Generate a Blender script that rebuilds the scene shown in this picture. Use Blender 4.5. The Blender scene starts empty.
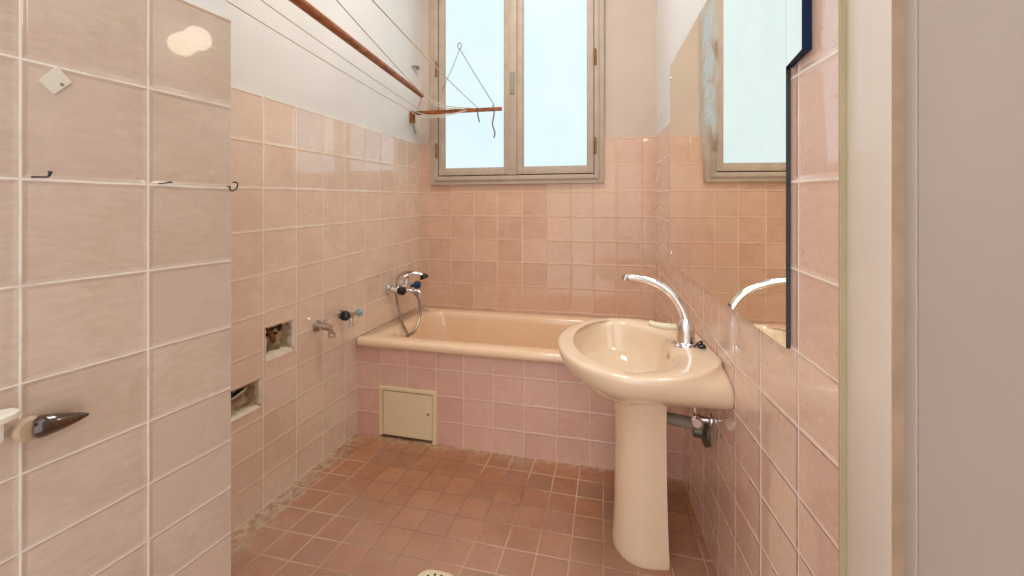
import bpy, bmesh, math, random
from mathutils import Vector, Matrix, noise
random.seed(7)
C = bpy.context.scene.collection
SC = bpy.context.scene

# ---------------------------------------------------------------- camera
HC = 1.1136
cam_d = bpy.data.cameras.new('camera')
cam = bpy.data.objects.new('camera', cam_d); C.objects.link(cam)
cam.location = (0, 0, HC)
cam.rotation_euler = (math.pi/2, 0, 0.2325)
cam_d.sensor_fit = 'HORIZONTAL'; cam_d.sensor_width = 36
cam_d.lens = 426.0/1024*36
cam_d.shift_y = -(288-207.5)/1024
cam_d.clip_start = 0.02
SC.camera = cam

# ---------------------------------------------------------------- world, exposure
w = bpy.data.worlds.new('world'); SC.world = w; w.use_nodes = True
bg = w.node_tree.nodes['Background']
bg.inputs['Color'].default_value = (0.975, 0.985, 1.0, 1)
bg.inputs['Strength'].default_value = 1.55
SC.view_settings.view_transform = 'Standard'
SC.view_settings.look = 'None'
SC.view_settings.gamma = 1
SC.view_settings.use_curve_mapping = False
SC.view_settings.exposure = 0.37

LAMP_STRENGTH = 11.0
CEIL_FILL_POWER = 13.5
PANE = 0.90

def light_area(name, loc, rot, sx, sy, power, color):
    d = bpy.data.lights.new(name, 'AREA'); d.shape = 'RECTANGLE'; d.size = sx; d.size_y = sy
    d.energy = power; d.color = color
    o = bpy.data.objects.new(name, d); C.objects.link(o); o.location = loc; o.rotation_euler = rot
    return o
# added fill light up by the ceiling, out of view and without a fixture
light_area('ceiling_fill', (-0.45, 1.45, 2.93), (0, 0, 0), 0.5, 0.5, CEIL_FILL_POWER, (1.0, 0.94, 0.86))

# ---------------------------------------------------------------- materials
def srgb(r, g, b):
    f = lambda x: ((x/255+0.055)/1.055)**2.4 if x/255 > 0.04045 else x/255/12.92
    return (f(r), f(g), f(b), 1)

class NT:
    def __init__(s, name):
        s.m = bpy.data.materials.new(name); s.m.use_nodes = True
        s.t = s.m.node_tree; s.n = s.t.nodes; s.b = s.n['Principled BSDF']
    def new(s, typ, **kw):
        n = s.n.new(typ)
        for k, v in kw.items(): setattr(n, k, v)
        return n
    def link(s, a, b): s.t.links.new(a, b)
    def setin(s, inp, v):
        if hasattr(v, 'node'): s.link(v, inp)
        else: inp.default_value = v
    def math(s, op, a, b=None, c=None):
        n = s.new('ShaderNodeMath', operation=op)
        s.setin(n.inputs[0], a)
        if b is not None: s.setin(n.inputs[1], b)
        if c is not None: s.setin(n.inputs[2], c)
        return n.outputs[0]
    def mix(s, f, a, b, bt='MIX'):
        n = s.new('ShaderNodeMix', data_type='RGBA', blend_type=bt)
        s.setin(n.inputs[0], f); s.setin(n.inputs[6], a); s.setin(n.inputs[7], b)
        return n.outputs[2]
    def ramp(s, v, lo, hi, a=0.0, b=1.0):
        n = s.new('ShaderNodeMapRange', interpolation_type='SMOOTHSTEP')
        s.setin(n.inputs[0], v); n.inputs[1].default_value = lo; n.inputs[2].default_value = hi
        n.inputs[3].default_value = a; n.inputs[4].default_value = b
        return n.outputs[0]
    def noise(s, vec, scale, detail=3, rough=0.5, out=0):
        n = s.new('ShaderNodeTexNoise'); n.inputs['Scale'].default_value = scale
        n.inputs['Detail'].default_value = detail; n.inputs['Roughness'].default_value = rough
        if vec is not None: s.link(vec, n.inputs['Vector'])
        return n.outputs[out]
    def pos(s): return s.new('ShaderNodeNewGeometry').outputs['Position']
    def bump(s, h, dist, strength=1.0, normal=None):
        n = s.new('ShaderNodeBump'); n.inputs['Strength'].default_value = strength
        n.inputs['Distance'].default_value = dist; s.link(h, n.inputs['Height'])
        if normal is not None: s.link(normal, n.inputs['Normal'])
        return n.outputs[0]

def simple(name, col, rough=0.4, metal=0.0, coat=0.0, var=0.06, vscale=8, bump=0.0, bscale=60, spec=0.5):
    t = NT(name); p = t.pos()
    nz = t.noise(p, vscale, 4)
    f = t.ramp(nz, 0.3, 0.7, 1-var, 1+var)
    mm = t.new('ShaderNodeVectorMath', operation='SCALE'); mm.inputs[0].default_value = col[:3]
    t.link(f, mm.inputs['Scale']); t.link(mm.outputs[0], t.b.inputs['Base Color'])
    t.b.inputs['Roughness'].default_value = rough; t.b.inputs['Metallic'].default_value = metal
    t.b.inputs['Coat Weight'].default_value = coat; t.b.inputs['Coat Roughness'].default_value = 0.05
    t.b.inputs['Specular IOR Level'].default_value = spec
    if bump: t.link(t.bump(t.noise(p, bscale, 5, 0.6), bump), t.b.inputs['Normal'])
    return t.m

def tile_mat(name, cols, grout, gw=0.011, var=0.10, rough=0.28, coat=0.6, mottle=5.0, cush=0.0013, dirt=None, grout2=None, wav=0.0003, edge_dirt=False, crough=0.03, ior=1.5):
    t = NT(name)
    uv = t.new('ShaderNodeTexCoord').outputs['UV']; p = t.pos()
    sp = t.new('ShaderNodeSeparateXYZ'); t.link(uv, sp.inputs[0])
    wob = t.math('MULTIPLY', t.math('SUBTRACT', t.noise(p, 14, 2), 0.5), 0.012)
    ux = t.math('ADD', sp.outputs[0], wob); uy = t.math('ADD', sp.outputs[1], wob)
    fx = t.math('FRACT', ux); fy = t.math('FRACT', uy)
    dx = t.math('MINIMUM', fx, t.math('SUBTRACT', 1.0, fx))
    dy = t.math('MINIMUM', fy, t.math('SUBTRACT', 1.0, fy))
    d = t.math('MINIMUM', dx, dy)
    mask = t.ramp(d, gw*0.7, gw*1.5)          # 1 = tile
    cb = t.new('ShaderNodeCombineXYZ')
    t.link(t.math('FLOOR', ux), cb.inputs[0]); t.link(t.math('FLOOR', uy), cb.inputs[1])
    wn = t.new('ShaderNodeTexWhiteNoise', noise_dimensions='3D'); t.link(cb.outputs[0], wn.inputs['Vector'])
    off = t.new('ShaderNodeVectorMath', operation='MULTIPLY_ADD')
    t.link(wn.outputs['Color'], off.inputs[0]); off.inputs[1].default_value = (7, 7, 7); t.link(p, off.inputs[2])
    strk = t.new('ShaderNodeVectorMath', operation='MULTIPLY'); t.link(off.outputs[0], strk.inputs[0]); strk.inputs[1].default_value = (1, 1, 3.5)
    m1 = t.noise(off.outputs[0], mottle, 2, 0.45); m2 = t.noise(strk.outputs[0], mottle*5, 4, 0.65)
    f = t.ramp(t.math('ADD', t.math('MULTIPLY', m1, 0.5), t.math('MULTIPLY', m2, 0.5)), 0.33, 0.67)
    c = t.mix(f, srgb(*cols[0]), srgb(*cols[1]))
    pick = t.ramp(wn.outputs['Value'], 0.55, 0.95)
    if len(cols) > 2: c = t.mix(t.math('MULTIPLY', pick, 0.7), c, srgb(*cols[2]))
    sc = t.ramp(t.math('FRACT', t.math('MULTIPLY', wn.outputs['Value'], 7.31)), 0, 1, 1-var, 1+var)
    vm = t.new('ShaderNodeVectorMath', operation='SCALE'); t.link(c, vm.inputs[0]); t.link(sc, vm.inputs['Scale'])
    c = vm.outputs[0]
    g = srgb(*grout)
    if grout2:
        g = t.mix(t.ramp(t.noise(p, 1.7, 2), 0.42, 0.58), srgb(*grout), srgb(*grout2))
    g = t.mix(t.math('MULTIPLY', t.ramp(t.noise(p, 22, 3), 0.5, 0.75), 0.45), g, srgb(*(int(x*0.72) for x in grout)))
    col = t.mix(mask, g, c)
    if dirt:
        dm = t.math('MULTIPLY', t.ramp(t.noise(p, 3.1, 6, 0.68), 0.52, 0.72), dirt[1])
        if edge_dirt:
            py = t.new('ShaderNodeSeparateXYZ'); t.link(p, py.inputs[0])
            dust = t.math('MULTIPLY', t.ramp(py.outputs[1], 1.25, 1.72, 0.42, 0.0), t.ramp(t.noise(p, 5, 4, 0.6), 0.25, 0.6, 0.5, 1.0))
            dm = t.math('MAXIMUM', dm, dust)
        col = t.mix(dm, col, srgb(*dirt[0]))
    if edge_dirt:
        px = t.new('ShaderNodeSeparateXYZ'); t.link(p, px.inputs[0])
        e1 = t.ramp(px.outputs[0], -1.25, -1.12, 1.0, 0.0); e2 = t.ramp(px.outputs[1], 1.80, 1.862, 0.0, 0.6)
        em = t.math('MULTIPLY', t.math('MAXIMUM', e1, e2), t.ramp(t.noise(p, 34, 5, 0.7), 0.40, 0.62))
        col = t.mix(em, col, srgb(206, 190, 166))
    t.link(col, t.b.inputs['Base Color'])
    rn = t.ramp(t.noise(p, 9, 3), 0.3, 0.7, rough*0.85, rough*1.15)
    t.link(t.mix(mask, (0.85, 0.85, 0.85, 1), rn), t.b.inputs['Roughness'])
    t.link(t.math('MULTIPLY', mask, coat), t.b.inputs['Coat Weight'])
    t.b.inputs['Coat Roughness'].default_value = crough; t.b.inputs['Coat IOR'].default_value = ior
    t.b.inputs['Specular IOR Level'].default_value = 0.3
    h = t.ramp(d, gw*0.5, gw*0.5+0.05)
    n1 = t.bump(h, cush)
    # every tile sits at its own slight angle, and the glaze is a little wavy
    n2 = t.bump(t.noise(off.outputs[0], 3.0, 1), wav*8, 1.0, n1)
    t.link(n2, t.b.inputs['Normal']); t.link(n2, t.b.inputs['Coat Normal'])
    return t.m

M = {}
M['tile_left'] = tile_mat('tile_left', [(232, 210, 192), (222, 196, 176), (230, 204, 186)], (244, 232, 214), var=0.025, ior=1.9, coat=1.0)
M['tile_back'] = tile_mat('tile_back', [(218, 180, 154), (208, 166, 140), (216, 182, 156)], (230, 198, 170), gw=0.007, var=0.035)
M['tile_bath'] = tile_mat('tile_bath', [(228, 188, 170), (220, 174, 156), (230, 192, 172)], (240, 218, 204), var=0.03, gw=0.010)
M['tile_right'] = tile_mat('tile_right', [(226, 196, 178), (218, 182, 164), (222, 186, 168)], (244, 232, 222), var=0.02, ior=1.8, coat=0.9, gw=0.011)
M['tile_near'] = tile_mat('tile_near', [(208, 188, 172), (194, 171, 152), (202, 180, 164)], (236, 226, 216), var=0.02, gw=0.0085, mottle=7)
M['tile_floor'] = tile_mat('tile_floor', [(180, 126, 90), (158, 104, 70), (152, 110, 86)], (218, 190, 160), gw=0.017, var=0.05, rough=0.42, coat=0.6, crough=0.34, ior=1.6,
                           dirt=((196, 162, 146), 0.5), grout2=(132, 96, 78), cush=0.0010, mottle=9, edge_dirt=True)
M['plaster'] = simple('plaster', srgb(225, 224, 221), 0.8, bump=0.0006, bscale=90, var=0.03, vscale=2.5)
M['plaster_backlit'] = simple('plaster_backlit', srgb(204, 187, 172), 0.8, bump=0.0006, bscale=90, var=0.04, vscale=3)  # cream paint, with the backlit wall's shade worked into the colour
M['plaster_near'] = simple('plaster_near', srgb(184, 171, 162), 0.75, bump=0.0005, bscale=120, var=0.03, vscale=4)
M['jamb'] = simple('jamb_paint', srgb(222, 212, 200), 0.35, var=0.03, coat=0.25, vscale=3, bump=0.0003, bscale=30)
M['jamb_edge'] = simple('jamb_edge', srgb(170, 142, 116), 0.6, var=0.1, vscale=20)
M['bead'] = simple('corner_bead', srgb(176, 160, 124), 0.5)
M['wood_paint'] = simple('window_paint', srgb(184, 166, 148), 0.5, var=0.07, vscale=14, bump=0.0008, bscale=40)
M['gap'] = simple('dark_gap', srgb(96, 74, 58), 0.8)
M['enamel'] = simple('bath_enamel', srgb(240, 206, 172), 0.12, coat=0.5, var=0.015)
M['ceramic'] = simple('sink_ceramic', srgb(238, 213, 184), 0.12, coat=0.6, var=0.015)
M['chrome'] = simple('chrome', (0.78, 0.78, 0.80, 1), 0.12, 1.0, var=0.05)
M['chrome_old'] = simple('chrome_old', srgb(190, 182, 172), 0.24, 1.0, var=0.2, vscale=40)
M['steel_hose'] = simple('steel_hose', srgb(140, 128, 114), 0.35, 1.0, var=0.1)
M['brass'] = simple('old_brass', srgb(150, 110, 75), 0.4, 1.0, var=0.2, vscale=40)
M['black'] = simple('black_plastic', srgb(22, 18, 20), 0.25)
M['blue'] = simple('blue_plastic', srgb(20, 56, 100), 0.3)
M['palecap'] = simple('pale_blue_plastic', srgb(140, 175, 180), 0.3)
M['pipe'] = simple('grey_pipe', srgb(150, 142, 128), 0.5)
M['flange'] = simple('green_grey_metal', srgb(104, 104, 86), 0.4, 0.6, var=0.2, vscale=50)
M['cream'] = simple('cream_paint', srgb(234, 216, 178), 0.45, var=0.03, bump=0.0003, bscale=30)
M['cream_plastic'] = simple('cream_plastic', srgb(236, 226, 196), 0.4)
M['white_plastic'] = simple('white_plastic', srgb(232, 228, 214), 0.3, coat=0.3)
M['cement'] = simple('rough_cement', srgb(176, 156, 128), 0.95, var=0.35, vscale=25, bump=0.006, bscale=35)
M['putty'] = simple('white_putty', srgb(228, 216, 196), 0.8, var=0.08, vscale=30, bump=0.001)
M['dark_hole'] = simple('dark_hollow', srgb(52, 42, 34), 0.9, var=0.3, vscale=30, bump=0.004, bscale=40)
M['rust'] = simple('rusty_metal', srgb(140, 84, 54), 0.6, 0.5, var=0.4, vscale=60)
M['brown'] = simple('brown_glaze', srgb(62, 34, 14), 0.08, coat=0.9, var=0.3, vscale=25)
M['tan'] = simple('tan_plastic', srgb(186, 160, 132), 0.4)
M['string'] = simple('white_cord', srgb(206, 198, 182), 0.7)
M['cord_grey'] = simple('grey_cord', srgb(120, 110, 100), 0.8)
M['sticker'] = simple('paper_sticker', srgb(222, 216, 200), 0.6)
M['green'] = simple('green_print', srgb(120, 140, 110), 0.6)
M['navy'] = simple('navy_edge', srgb(8, 26, 62), 0.35, spec=0.2)
M['mirror_edge'] = simple('mirror_edge', srgb(40, 46, 44), 0.3)
M['clip'] = simple('grey_clip', srgb(150, 148, 130), 0.4, 0.4)

def wood_mat():
    t = NT('varnished_wood'); p = t.pos()
    mp = t.new('ShaderNodeMapping'); mp.inputs['Scale'].default_value = (30, 2.0, 30); t.link(p, mp.inputs[0])
    nz = t.noise(mp.outputs[0], 3, 4)
    t.link(t.mix(t.ramp(nz, 0.35, 0.65), srgb(170, 94, 22), srgb(122, 58, 8)), t.b.inputs['Base Color'])
    t.b.inputs['Roughness'].default_value = 0.5; t.b.inputs['Coat Weight'].default_value = 0.0
    return t.m
M['wood'] = wood_mat()

def mirror_mat():
    t = NT('mirror_glass')
    p = t.pos(); t.b.inputs['Metallic'].default_value = 1.0
    sx = t.new('ShaderNodeSeparateXYZ'); t.link(p, sx.inputs[0])
    # tarnished streak in the silvering towards the window end
    dy = t.math('ABSOLUTE', t.math('SUBTRACT', sx.outputs[1], 1.47))
    st = t.math('MULTIPLY', t.ramp(dy, 0.02, 0.15, 1.0, 0.0), t.ramp(sx.outputs[2], 1.10, 1.45, 0.0, 1.0))
    st = t.math('MULTIPLY', st, t.ramp(t.noise(p, 11, 5, 0.6), 0.2, 0.7))
    nz = t.math('MULTIPLY', t.ramp(t.noise(p, 6, 5, 0.7), 0.45, 0.7), 0.10)
    c = t.mix(nz, (0.95, 0.91, 0.80, 1), (0.60, 0.60, 0.58, 1))
    t.link(t.mix(t.math('MULTIPLY', st, 0.85), c, (0.60, 0.70, 0.72, 1)), t.b.inputs['Base Color'])
    t.link(t.math('MULTIPLY_ADD', st, 0.35, 0.015), t.b.inputs['Roughness'])
    return t.m
M['mirror'] = mirror_mat()

def pane_mat():
    # frosted panes scatter the daylight outside evenly; pebbled glass breaks it up a little
    t = NT('frosted_daylight_glass'); p = t.pos()
    vo = t.new('ShaderNodeTexVoronoi'); vo.inputs['Scale'].default_value = 110; t.link(p, vo.inputs['Vector'])
    f = t.ramp(vo.outputs['Distance'], 0.0, 0.7, 0.0, 1.0)
    big = t.ramp(t.noise(p, 3.0, 3), 0.3, 0.7)
    c = t.mix(t.math('MULTIPLY', f, 0.5), (0.68, 0.83, 0.90, 1), (0.60, 0.76, 0.84, 1))
    c = t.mix(t.math('MULTIPLY', big, 0.5), c, (0.74, 0.84, 0.87, 1))
    t.link(c, t.b.inputs['Emission Color']); t.b.inputs['Emission Strength'].default_value = PANE
    t.b.inputs['Base Color'].default_value = (0.02, 0.02, 0.02, 1); t.b.inputs['Roughness'].default_value = 0.4
    t.b.inputs['Specular IOR Level'].default_value = 0.2
    return t.m
M['pane'] = pane_mat()
def globe_mat():
    t = NT('opal_glass_lit')
    t.b.inputs['Emission Color'].default_value = (1.0, 0.90, 0.74, 1); t.b.inputs['Emission Strength'].default_value = LAMP_STRENGTH
    t.b.inputs['Base Color'].default_value = (0.8, 0.8, 0.8, 1)
    return t.m
M['globe'] = globe_mat()

# ---------------------------------------------------------------- mesh helpers
def link(name, bm, mats, parent=None, smooth=False, sharp=35, loc=None):
    me = bpy.data.meshes.new(name)
    bmesh.ops.remove_doubles(bm, verts=bm.verts, dist=1e-5)
    bmesh.ops.recalc_face_normals(bm, faces=bm.faces)
    if smooth:
        for f in bm.faces: f.smooth = True
        a = math.radians(sharp)
        for e in bm.edges:
            if len(e.link_faces) == 2 and e.calc_face_angle(0) > a: e.smooth = False
    bm.to_mesh(me); bm.free()
    for m in (mats if isinstance(mats, (list, tuple)) else [mats]): me.materials.append(M[m])
    o = bpy.data.objects.new(name, me); C.objects.link(o)
    if parent: o.parent = parent
    if loc: o.location = loc
    return o
def thing(name, label, cat, loc=(0, 0, 0), rot=(0, 0, 0), group=None):
    o = bpy.data.objects.new(name, None); C.objects.link(o)
    o.location = loc; o.rotation_euler = rot; o.empty_display_size = 0.05
    o['label'] = label; o['category'] = cat
    if group: o['group'] = group
    return o
def tag(o, label, cat, group=None):
    o['label'] = label; o['category'] = cat
    if group: o['group'] = group
    return o
def struct(name, bm, mats, **k):
    o = link(name, bm, mats, **k); o['kind'] = 'structure'; return o

def box(bm, x0, x1, y0, y1, z0, z1, bevel=0.0, mi=0):
    g = bmesh.ops.create_cube(bm, size=1)
    vs = g['verts']
    for v in vs:
        v.co = Vector((x0 if v.co.x < 0 else x1, y0 if v.co.y < 0 else y1, z0 if v.co.z < 0 else z1))
    fs = list({f for v in vs for f in v.link_faces})
    for f in fs: f.material_index = mi
    if bevel:
        es = list({e for v in vs for e in v.link_edges})
        bmesh.ops.bevel(bm, geom=es, offset=bevel, segments=2, affect='EDGES', profile=0.6)
def obox(bm, org, ax, ay, az, bevel=0.0):
    """box from origin corner with three edge vectors"""
    o = Vector(org); ax, ay, az = map(Vector, (ax, ay, az))
    vs = [bm.verts.new(o + ax*i + ay*j + az*k) for k in (0, 1) for j in (0, 1) for i in (0, 1)]
    for q in ((0,1,3,2), (4,6,7,5), (0,4,5,1), (2,3,7,6), (0,2,6,4), (1,5,7,3)):
        bm.faces.new([vs[i] for i in q])
    if bevel:
        es = list({e for v in vs for e in v.link_edges})
        bmesh.ops.bevel(bm, geom=es, offset=bevel, segments=2, affect='EDGES', profile=0.6)
def frame_of(d):
    d = d.normalized(); up = Vector((0, 0, 1)) if abs(d.z) < 0.95 else Vector((1, 0, 0))
    a = d.cross(up).normalized(); return a, a.cross(d).normalized()
def tube(bm, pts, r, seg=12, cap=True, flat=1.0):
    pts = [Vector(p) for p in pts]; n = len(pts)
    rs = r if isinstance(r, (list, tuple)) else [r]*n
    rings = []; a = None
    for i, p in enumerate(pts):
        d = (pts[min(i+1, n-1)] - pts[max(i-1, 0)]).normalized()
        if a is None: a, b = frame_of(d)
        else:
            a = (a - d*a.dot(d)).normalized(); b = a.cross(d).normalized()
        rings.append([bm.verts.new(p + a*math.cos(2*math.pi*k/seg)*rs[i] + b*math.sin(2*math.pi*k/seg)*rs[i]*flat) for k in range(seg)])
    for i in range(n-1):
        for k in range(seg):
            bm.faces.new((rings[i][k], rings[i][(k+1) % seg], rings[i+1][(k+1) % seg], rings[i+1][k]))
    if cap:
        bm.faces.new(rings[0]); bm.faces.new(rings[-1])
def smooth_path(pts, n=8):
    P = [Vector(p) for p in pts]; out = []
    for i in range(len(P)-1):
        p0, p1, p2, p3 = P[max(i-1, 0)], P[i], P[i+1], P[min(i+2, len(P)-1)]
        for k in range(n):
            t = k/n
            out.append(0.5*((2*p1) + (p2-p0)*t + (2*p0-5*p1+4*p2-p3)*t*t + (3*p1-p0-3*p2+p3)*t**3))
    out.append(P[-1]); return out
def lathe(bm, prof, org, axis, seg=24):
    """prof: (radius, distance along axis)"""
    axis = Vector(axis).normalized(); a, b = frame_of(axis); o = Vector(org); rings = []
    for r, h in prof:
        if r < 1e-6: rings.append([bm.verts.new(o + axis*h)])
        else: rings.append([bm.verts.new(o + axis*h + a*math.cos(2*math.pi*k/seg)*r + b*math.sin(2*math.pi*k/seg)*r) for k in range(seg)])
    for i in range(len(rings)-1):
        A, B = rings[i], rings[i+1]
        for k in range(seg):
            k2 = (k+1) % seg
            if len(A) == 1 and len(B) == 1: continue
            if len(A) == 1: bm.faces.new((A[0], B[k], B[k2]))
            elif len(B) == 1: bm.faces.new((A[k], A[k2], B[0]))
            else: bm.faces.new((A[k], A[k2], B[k2], B[k]))
    if len(rings[0]) > 1: bm.faces.new(rings[0])
    if len(rings[-1]) > 1: bm.faces.new(rings[-1])
def loft(bm, loops, cap0=False, cap1=False):
    R = [[bm.verts.new(p) for p in L] for L in loops]; n = len(R[0])
    for i in range(len(R)-1):
        for k in range(n):
            bm.faces.new((R[i][k], R[i][(k+1) % n], R[i+1][(k+1) % n], R[i+1][k]))
    if cap0: bm.faces.new(R[0])
    if cap1: bm.faces.new(R[-1])

def interp(x, xs, ys):
    if x <= xs[0]: return ys[0] + (ys[1]-ys[0])*(x-xs[0])/(xs[1]-xs[0])
    for i in range(len(xs)-1):
        if x <= xs[i+1] or i == len(xs)-2:
            return ys[i] + (ys[i+1]-ys[i])*(x-xs[i])/(xs[i+1]-xs[i])

def tiled_wall(bm, P, cols, ci, rows, stations, ztop_plaster, s0, s1, holes=(), extra=(), thick=0.008, nrm=(1, 0, 0), zbot=0.0):
    """P(s, off) -> (x, y) point on the wall at run s, pushed off the wall by off.
    cols: run positions of the grout lines (ci: their tile indices). rows: per tile row, a tuple of
    heights at the stations. Tiles (material 0) stand proud of the plaster (material 1) above."""
    uvl = bm.loops.layers.uv.verify()
    S = sorted({round(c, 4) for c in cols if s0 < c < s1} | {s0, s1} | {round(e, 4) for e in extra} | {round(h[k], 4) for h in holes for k in (0, 1)})
    nr = len(rows)
    def zrow(s, j): return interp(s, stations, rows[j])
    def U(s): return interp(s, cols, ci)
    def Vrow(s, z):
        zs = [zrow(s, j) for j in range(nr)][::-1]; js = list(range(nr))[::-1]
        return -interp(z, zs, js)
    def face(q, mi):
        vs = [bm.verts.new((*P(s, o), z)) for s, z, o in q]
        f = bm.faces.new(vs); f.material_index = mi
        for l, (s, z, o) in zip(f.loops, q): l[uvl].uv = (U(s), Vrow(s, z))
    for a, b in zip(S[:-1], S[1:]):
        # strips between consecutive row lines, the holes cut out
        cuts = []
        for h in holes:
            if a >= h[0]-1e-6 and b <= h[1]+1e-6: cuts.append((h[2], h[3]))
        za = [zrow(a, j) for j in range(nr)]; zb = [zrow(b, j) for j in range(nr)]
        za[-1] = zb[-1] = zbot
        lines = [(za[j], zb[j]) for j in range(nr)]
        for c0, c1 in cuts:
            lines = [l for l in lines if not (c0-0.02 < l[0] < c1+0.02)] + [(c0, c0), (c1, c1)]
        lines.sort(key=lambda l: -l[0])
        for (ta, tb), (ba, bb) in zip(lines[:-1], lines[1:]):
            if any(abs(ta-c1) < 1e-6 and abs(ba-c0) < 1e-6 for c0, c1 in cuts): continue
            face([(a, ba, thick), (b, bb, thick), (b, tb, thick), (a, ta, thick)], 0)
        face([(a, za[0], thick), (b, zb[0], thick), (b, zb[0], 0), (a, za[0], 0)], 0)
        face([(a, za[0], 0), (b, zb[0], 0), (b, ztop_plaster, 0), (a, ztop_plaster, 0)], 1)
    for s in (s0, s1):
        face([(s, zbot, thick), (s, zrow(s, 0), thick), (s, zrow(s, 0), 0), (s, zbot, 0)], 0)

H_CEIL = 2.95
# planes as measured: left X = -1.3326 + .0536 Y, right X = .4051 - .0685 Y, back Y = 2.5194 - .0043 X
XL = lambda y: -1.3326 + 0.0536*y
XR = lambda y: 0.4051 - 0.0685*y
YB = lambda x: 2.5194 - 0.0043*x
YF = lambda x: 1.8613 - 0.0107*x
TH = 0.008

# ---------------------------------------------------------------- floor
bm = bmesh.new(); uvl = bm.loops.layers.uv.verify()
def floor_xy(i, j): return (-1.159+.1023*i-.0122*j+.0013*i*j, 1.562-.0008*i-.1043*j+.0002*i*j)
def floor_uv(x, y):
    i = (x+1.17)/.1036; j = (1.56-y)/.1036
    for _ in range(12):
        X, Y = floor_xy(i, j); i += (x-X)/.1036; j -= (y-Y)/.1036
    return i, j
NX, NY = 14, 24
fx = [-1.36+1.90*i/NX for i in range(NX+1)]; fy = [-0.55+3.15*j/NY for j in range(NY+1)]
for i in range(NX):
    for j in range(NY):
        q = [(fx[i], fy[j]), (fx[i+1], fy[j]), (fx[i+1], fy[j+1]), (fx[i], fy[j+1])]
        f = bm.faces.new([bm.verts.new((x, y, 0)) for x, y in q])
        for l, (x, y) in zip(f.loops, q): l[uvl].uv = floor_uv(x, y)
struct('floor', bm, 'tile_floor')
# ---------------------------------------------------------------- ceiling
bm = bmesh.new(); box(bm, -1.40, 0.60, 0.45, 2.62, H_CEIL, H_CEIL+0.05)
struct('ceiling', bm, 'plaster')

# ---------------------------------------------------------------- left wall
far_rows = [1.512, 1.359, 1.207, 1.060, 0.916, 0.780, 0.637, 0.492, 0.351, 0.228, 0.109, 0.0]
near_rows = [1.526, 1.353, 1.184, 1.028, 0.865, 0.722, 0.586, 0.464, 0.338, 0.222, 0.116, 0.0]
colsL = [1.004, 1.164, 1.324, 1.484, 1.640, 1.785, 1.935, 2.075, 2.208, 2.351, 2.472, 2.60]
ciL = [-2, -1, 0, 1, 2, 3, 4, 5, 6, 7, 8, 9]
HOLES = [(1.334, 1.472, 0.540, 0.664), (1.185, 1.315, 0.384, 0.487)]
bm = bmesh.new()
tiled_wall(bm, lambda s, o: (XL(s)+o-TH, s), colsL, ciL, list(zip(near_rows, far_rows)), [1.324, 2.524],
           H_CEIL, 0.60, 2.536, holes=HOLES, extra=(1.2,))
struct('wall_left', bm, ['tile_left', 'plaster'])

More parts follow.
